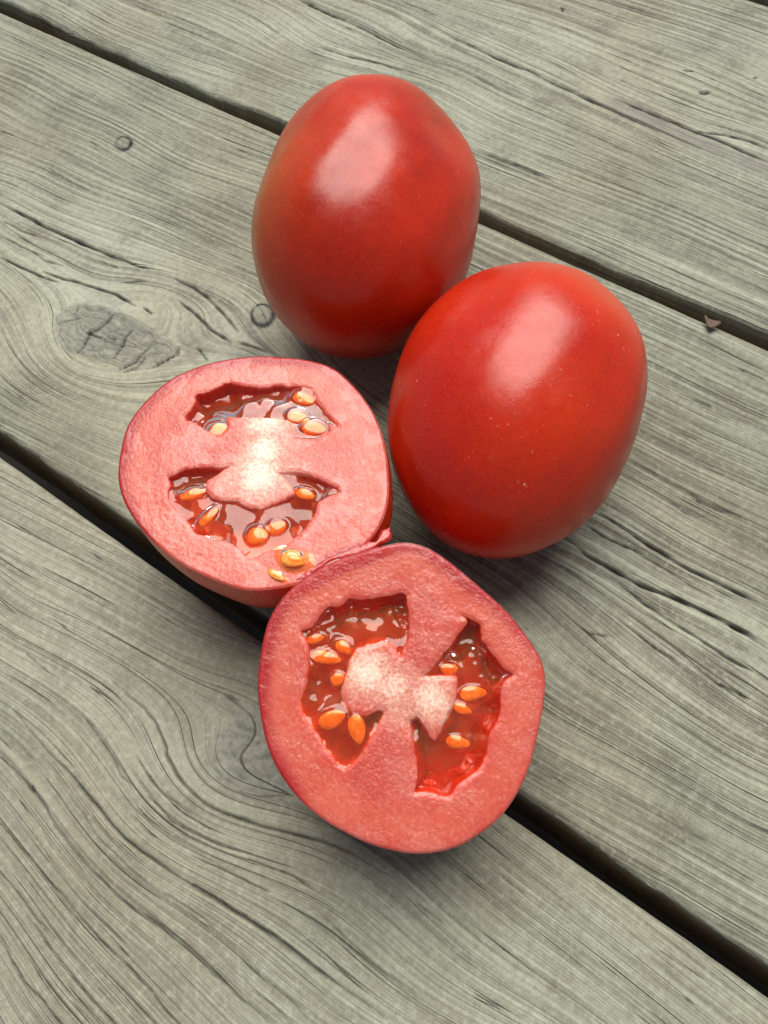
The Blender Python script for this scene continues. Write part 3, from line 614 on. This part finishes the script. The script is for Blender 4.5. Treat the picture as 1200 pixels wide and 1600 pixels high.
tomato(*TOM_A, SKIN_A, 'whole red tomato with olive-orange blush on its side, farthest from the camera', [(-22, -18, 38, 21, 1.0), (-26, 2, 30, 16, .7), (-6, 30, 40, 14, .5)], 5, [(13, 23, 49, 10, 2.0), (-17, -7, 53, 13, .9), (6, 30, 40, 9, .8), (22, -8, 48, 12, .6), (-2, -20, 55, 9, -.4)])
tomato(*TOM_B, SKIN_B, 'whole bright red tomato with fine scuffs on its skin, right of the two cut halves', [(2, 26, 40, 16, .9), (14, -6, 44, 13, .35)], 9, [(-20, 8, 48, 10, 1.7), (8, 25, 49, 10, 1.4), (-6, 18, 53, 7, -.6), (-9, 3, 55, 8, .7), (18, 2, 50, 10, .8), (2, -14, 53, 9, -.5)])

# ---------------------------------------------------------------- cut tomato halves
def seed_mesh(a, b, hgt):
    """flattened teardrop, pointed at one end"""
    nu, nv = 12, 18
    s = np.linspace(-math.pi/2, math.pi/2, nu)[:, None]; f = np.linspace(0, 2*math.pi, nv, endpoint=False)[None]
    x = np.sin(s)+0*f; w_ = np.cos(s)*(1-.28*x)
    return np.stack([x*a, w_*np.cos(f)*b, w_*np.sin(f)*hgt*(1+.15*np.cos(2*f))], -1).reshape(-1, 3), grid_faces(nu, nv, True)

def half(D, label, seed, skin, core_poly, juice_line, depth):
    D['cav'] = [chaikin(q, 1) for q in D['cav']]
    u, v, n = (np.array(D[k]) for k in 'uvn'); pos = np.array(D['pos'])
    O = chaikin(D['outline'], 2)
    NT_, NR = 660, 210
    th = np.linspace(-math.pi, math.pi, NT_, endpoint=False)
    ang = np.arctan2(O[:, 1], O[:, 0]); rad = np.hypot(O[:, 0], O[:, 1]); k = np.argsort(ang)
    R_ = np.interp(th, ang[k], rad[k], period=2*math.pi)
    for _ in range(3): R_ = (np.roll(R_, 1)+R_*2+np.roll(R_, -1))/4
    # --- cut face as one sheet with the seed chambers sunk into it
    rho = (np.arange(NR+1)/NR)**.85; rho[0] = 0
    x = rho[:, None]*R_[None]*np.cos(th)[None]; y = rho[:, None]*R_[None]*np.sin(th)[None]
    jx = .36*fbm(x*.5, y*.5, seed, 3); jy = .36*fbm(x*.5+50, y*.5, seed+1, 3)
    z = np.zeros(x.shape); wall = np.zeros(x.shape); near = np.full(x.shape, 99.0)
    core = np.zeros(x.shape)
    for (cx, cy, cr, am) in core_poly:
        core = np.maximum(core, am*np.exp(-(((x-cx)**2+(y-cy)**2)/(cr*cr))**1.3))
    for cav in D['cav']:
        sd = sdf(x+jx, y+jy, cav); near = np.minimum(near, np.abs(sd))
        z -= depth*sstep(0.0, 1.0, -sd/(2.0+3.0*core))**.85
        z -= .16*np.exp(-(sd/.45)**2)*(sd > 0)+.16*(sd <= 0)                     # soft rounded lip
        wall = np.maximum(wall, sstep(-.15, 1.0, -sd/(.4+2.0*core)))
    edge = (1-rho[:, None])*R_[None]
    z += .10*fbm(x*.25, y*.25, seed+4, 3)*(wall < .5) + .045*fbm(x*1.3, y*1.3, seed+6, 3)*(1-wall)
    z += .35*vn(x*.06, y*.06, seed+7)*(1-wall)
    z -= .30*np.exp(-(edge/.30)**2)
    zedge = z[-1].copy()
    rim = np.exp(-(edge/2.8)**1.3)*np.clip(.72+.6*np.cos(th-2.2)[None]+.5*fbm(th*2.0, th*0, seed, 2)[None], .35, 1.25)
    dj, tj = seg_dist(x, y, juice_line)
    juice = np.exp(-(dj/2.0)**2)*sstep(0, .15, tj)*sstep(1, .85, tj)
    P = lambda a_, b_, c_: pos + a_[..., None]*u + b_[..., None]*v + c_[..., None]*n
    # --- skin: the same outline carried down to a rounded end that stands on the deck
    nd = 70; tt = np.linspace(0, 1, nd); L = D['L']
    sc_ = (1-(np.sin(tt*math.pi/2))**2.35)**.47; dd = np.sin(tt*math.pi/2)*L
    swell = 1+.035*np.sin(np.clip(tt*2.2, 0, 1)*math.pi)
    Rm = R_.mean(); bl = (tt**1.5)[:, None]
    rr = (R_[None]*(1-bl)+Rm*bl)*(sc_*swell)[:, None]; rr[-1] = 0
    zz = -dd[:, None] + (zedge[None]-.02)*(1-np.clip(tt*6, 0, 1))[:, None]
    ax = np.array(D['lean'])                                   # the rounded end may sit off the face centre
    Sx = rr*np.cos(th)[None] + (dd/L)[:, None]**1.5*ax[0]; Sy = rr*np.sin(th)[None] + (dd/L)[:, None]**1.5*ax[1]
    SV = P(Sx, Sy, zz); low = SV[..., 2].min()
    base = np.array([SV[-1, :, 0].mean(), SV[-1, :, 1].mean(), 0.0])
    root = empty('tomato_half', base); tag(root, label, 'tomato half', 'cut halves of one tomato')
    make('flesh', (P(x, y, z)-base).reshape(-1, 3), grid_faces(NR+1, NT_, True), FLESH, root, dict(core=core, rim=rim, wall=wall, juice=juice, outer=np.exp(-((edge-4.5)/3.2)**2)))
    make('skin', (SV-base).reshape(-1, 3), grid_faces(nd, NT_, True), skin, root, dict(blush=np.zeros(SV.shape[:2])))
    # --- gel pools
    def gel_height(X, Y, lev):
        wsum = 0; zs = 0
        for (lx, ly, lz) in lev:
            ww = 1/((X-lx)**2+(Y-ly)**2+1.0)**1.8; wsum = wsum+ww; zs = zs+ww*(lz*.56 if lz < -1 else lz)
        g_ = zs/wsum
        for (sx, sy, a, b, an) in D['seeds']:
            c_, s_ = math.cos(an), math.sin(an); X1 = (X-sx)*c_+(Y-sy)*s_; Y1 = -(X-sx)*s_+(Y-sy)*c_
            q = (X1/(a*1.15+.25))**2+(Y1/(b*1.15+.25))**2
            g_ = g_ + .45*np.clip(1-q, 0, 1)**.6*sstep(1, .7, q)
        return g_
    for ci, cav in enumerate(D['cav']):
        c_ = np.asarray(cav); lo = c_.min(0)-.6; hi = c_.max(0)+.6; st = .16
        gx_ = np.arange(lo[0], hi[0], st); gy_ = np.arange(lo[1], hi[1], st); X, Y = np.meshgrid(gx_, gy_, indexing='ij')
        jx2 = .36*fbm(X*.5, Y*.5, seed, 3); jy2 = .36*fbm(X*.5+50, Y*.5, seed+1, 3)
        sd = sdf(X+jx2, Y+jy2, cav)
        gz = gel_height(X, Y, D['levels'][ci]) + .30*fbm(X*.24, Y*.24, seed+20+ci, 2)
        gz += np.where(gz < -2.0, .9, .25)*np.exp(-np.maximum(0, -sd)/.45)       # meniscus
        gz = np.minimum(gz, .45)
        for (sx, sy, a, b, an) in D['seeds']:                                    # a rounded sac of gel over every seed
            if sdf(np.array([sx]), np.array([sy]), cav)[0] > .5: continue
            hz = float(gel_height(np.array([sx]), np.array([sy]), D['levels'][ci])[0]); hg = min(a, b)*.42
            cc, ss = math.cos(an), math.sin(an); X1 = (X-sx)*cc+(Y-sy)*ss; Y1 = -(X-sx)*ss+(Y-sy)*cc
            q = (X1/(a*1.1+.1))**2+(Y1/(b*1.1+.1))**2
            sac = hz-hg-SEED_SINK-.05 + (hg*1.12+.12)*np.exp(-1.1*np.minimum(q, 9))-.5*np.clip(q-1.5, 0, 9)
            dlt = np.clip(.5+.5*(sac-gz)/.5, 0, 1); gz = gz*(1-dlt)+sac*dlt+.5*dlt*(1-dlt)
        keep = sd < .12
        F = grid_faces(len(gx_), len(gy_)); kf = keep.ravel()[F].all(1); F = F[kf]
        used = np.unique(F); mp = np.full(X.size, -1); mp[used] = np.arange(len(used))
        V = (P(X, Y, gz)-base).reshape(-1, 3)[used]
        make('gel', V, mp[F], GEL, root)
        for (sx, sy, a, b, an) in D['seeds']:
            pt = np.array([sx]), np.array([sy])
            if sdf(pt[0], pt[1], cav)[0] > .5: continue
            hz = float(gel_height(pt[0], pt[1], D['levels'][ci])[0])
            hgt = min(a, b)*.42
            SVv, SF = seed_mesh(a*1.0, b*1.0, hgt)
            cc, ss = math.cos(an), math.sin(an)
            W = np.stack([SVv[:, 0]*cc-SVv[:, 1]*ss+sx, SVv[:, 0]*ss+SVv[:, 1]*cc+sy, SVv[:, 2]+hz-hgt-SEED_SINK], -1)
            make('seed', P(W[:, 0], W[:, 1], W[:, 2])-base, SF, SEED, root)
    return root, P, base

SKIN_H = skin_material('tomato_skin_half', (.62, .045, .006), (.5, .06, .006), (.55, .025, .004), 83.0, .3, .35)
HALF_A.update(L=HALF_A_L, lean=(0, 0)); HALF_B.update(L=HALF_B_L, lean=(0, 0))
HALF_B['seeds'] = [(x, y, a*1.2, b*1.2, an) for (x, y, a, b, an) in HALF_B['seeds']]
half_a, PA, baseA = half(HALF_A, 'cut tomato half behind, its cut face nearly level with red skin showing below', 700, SKIN_H,
    CORE_A, TORN, 7.5)
half_b, PB, baseB = half(HALF_B, 'cut tomato half nearest the camera, tilted forward and leaning against the other half', 800, SKIN_H,
    CORE_B, TORNB, 8.5)

# torn strip of flesh and skin hanging at the rim where the two halves meet
def torn(line, P, base, root, wid, seed):
    L = np.asarray(line, float); d = np.r_[0, np.cumsum(np.hypot(*np.diff(L, axis=0).T))]
    s = np.arange(0, d[-1], .22); cx = np.interp(s, d, L[:, 0]); cy = np.interp(s, d, L[:, 1])
    tx = np.gradient(cx); ty = np.gradient(cy); ll = np.hypot(tx, ty); nx, ny = -ty/ll, tx/ll
    w_ = np.linspace(-1, 1, 15)[None]
    wd = (wid*(.55+.9*np.clip(fbm(s*.5, s*0, seed, 3)+.4, 0, 1))*np.minimum(1, np.minimum(s, s[-1]-s)*.8+.05))[:, None]
    off = w_*wd
    X = cx[:, None]+nx[:, None]*off; Y = cy[:, None]+ny[:, None]*off
    Zz = .28*(1-w_**2)*(.4+1.0*np.clip(fbm(X*.7, Y*.7, seed+2, 3)+.4, 0, 1.2)) - .5*w_**4
    V = P(X, Y, Zz)-base
    o = make('torn_flesh', V.reshape(-1, 3), grid_faces(len(s), 15), PULP, root)
    o['label'] = 'ragged crimson torn flesh along the rim'
tp = NT('torn_pulp'); pm = tp.obj_mm(); tn = tp.noise(pm, .9, 4, .6)
PULP = tp.set(Base_Color=tp.mix(tp.ramp(tn, .35, .7), (.33, .008, .008), (.46, .030, .024)), Roughness=.3, Subsurface_Weight=.4, Subsurface_Scale=.0015,
    Coat_Weight=.5, Coat_Roughness=.08, Normal=tp.bump(tp.noise(pm, 1.2, 3, .6), .0005, .5))
torn(TORN, PA, baseA, half_a, 1.1, 900)

# loose seeds lying on the cut face beside the tear
def loose(i, a, b, an, label, sac):
    x, y = LOOSE[i]; hgt = min(a, b)*.5
    o3 = PA(np.array([x]), np.array([y]), np.array([0.0]))[0]
    un = np.array(HALF_A['u']), np.array(HALF_A['v']), np.array(HALF_A['n'])
    root = empty('tomato_seed', o3); tag(root, label, 'seed', 'loose seeds on the cut face')
    cc, ss = math.cos(an), math.sin(an)
    V, F = seed_mesh(a, b, hgt)
    tr = lambda V_, dz: ((V_[:, 0]*cc-V_[:, 1]*ss)[:, None]*un[0]+(V_[:, 0]*ss+V_[:, 1]*cc)[:, None]*un[1]+(V_[:, 2]+dz)[:, None]*un[2])
    make('kernel', tr(V, hgt*.75), F, SEED, root)
    if sac:
        rr = np.linspace(0, 1.75, 22)[:, None]; ff = np.linspace(0, 2*math.pi, 32, endpoint=False)[None]
        hz = (hgt*1.9+.12)*np.exp(-.95*rr**2)-.16-.25*np.clip(rr-1.45, 0, 1)+0*ff
        wob = 1+.10*np.sin(2*ff+1.0)+.06*np.sin(3*ff)
        V = np.stack([a*1.12*rr*np.cos(ff)*wob, b*1.12*rr*np.sin(ff)*wob, hz], -1).reshape(-1, 3)
        make('gel_coat', tr(V, 0.0), grid_faces(22, 32, True), GEL_CLEAR, root)
loose(0, 2.5, 1.75, -.35, 'plump orange seed in clear gel on the rim between the two halves', True)
loose(1, 1.9, .85, -.6, 'small pale seed sliver beside the plump orange seed at the rim', True)

# ---------------------------------------------------------------- dry leaf scrap caught at the gap
lf = np.array(LEAF); lc = lf.mean(0); lf = lc+(lf-lc)*.85
P2 = chaikin(lf, 1); nb_ = len(P2)
rings = [P2-lc, (P2-lc)*.6, (P2-lc)*.25, (P2-lc)*.0]
V = []
for k, rg in enumerate(rings):
    for (a, b) in rg: V.append((a, b, .9+.10*(a*a+b*b)*(.8+.4*math.sin(a*2))+(.25 if k == 0 else 0)*vn(np.array([a]), np.array([b]), 4)[0]))
F = grid_faces(4, nb_, True)
leaf = make('leaf_scrap', np.array(V), F, LEAFM, None, None, (lc[0], lc[1], 0))
sol = leaf.modifiers.new('thickness', 'SOLIDIFY'); sol.thickness = .00025; sol.offset = 0
tag(leaf, 'tiny curled brown scrap of dry leaf caught at the edge of the upper gap', 'leaf')
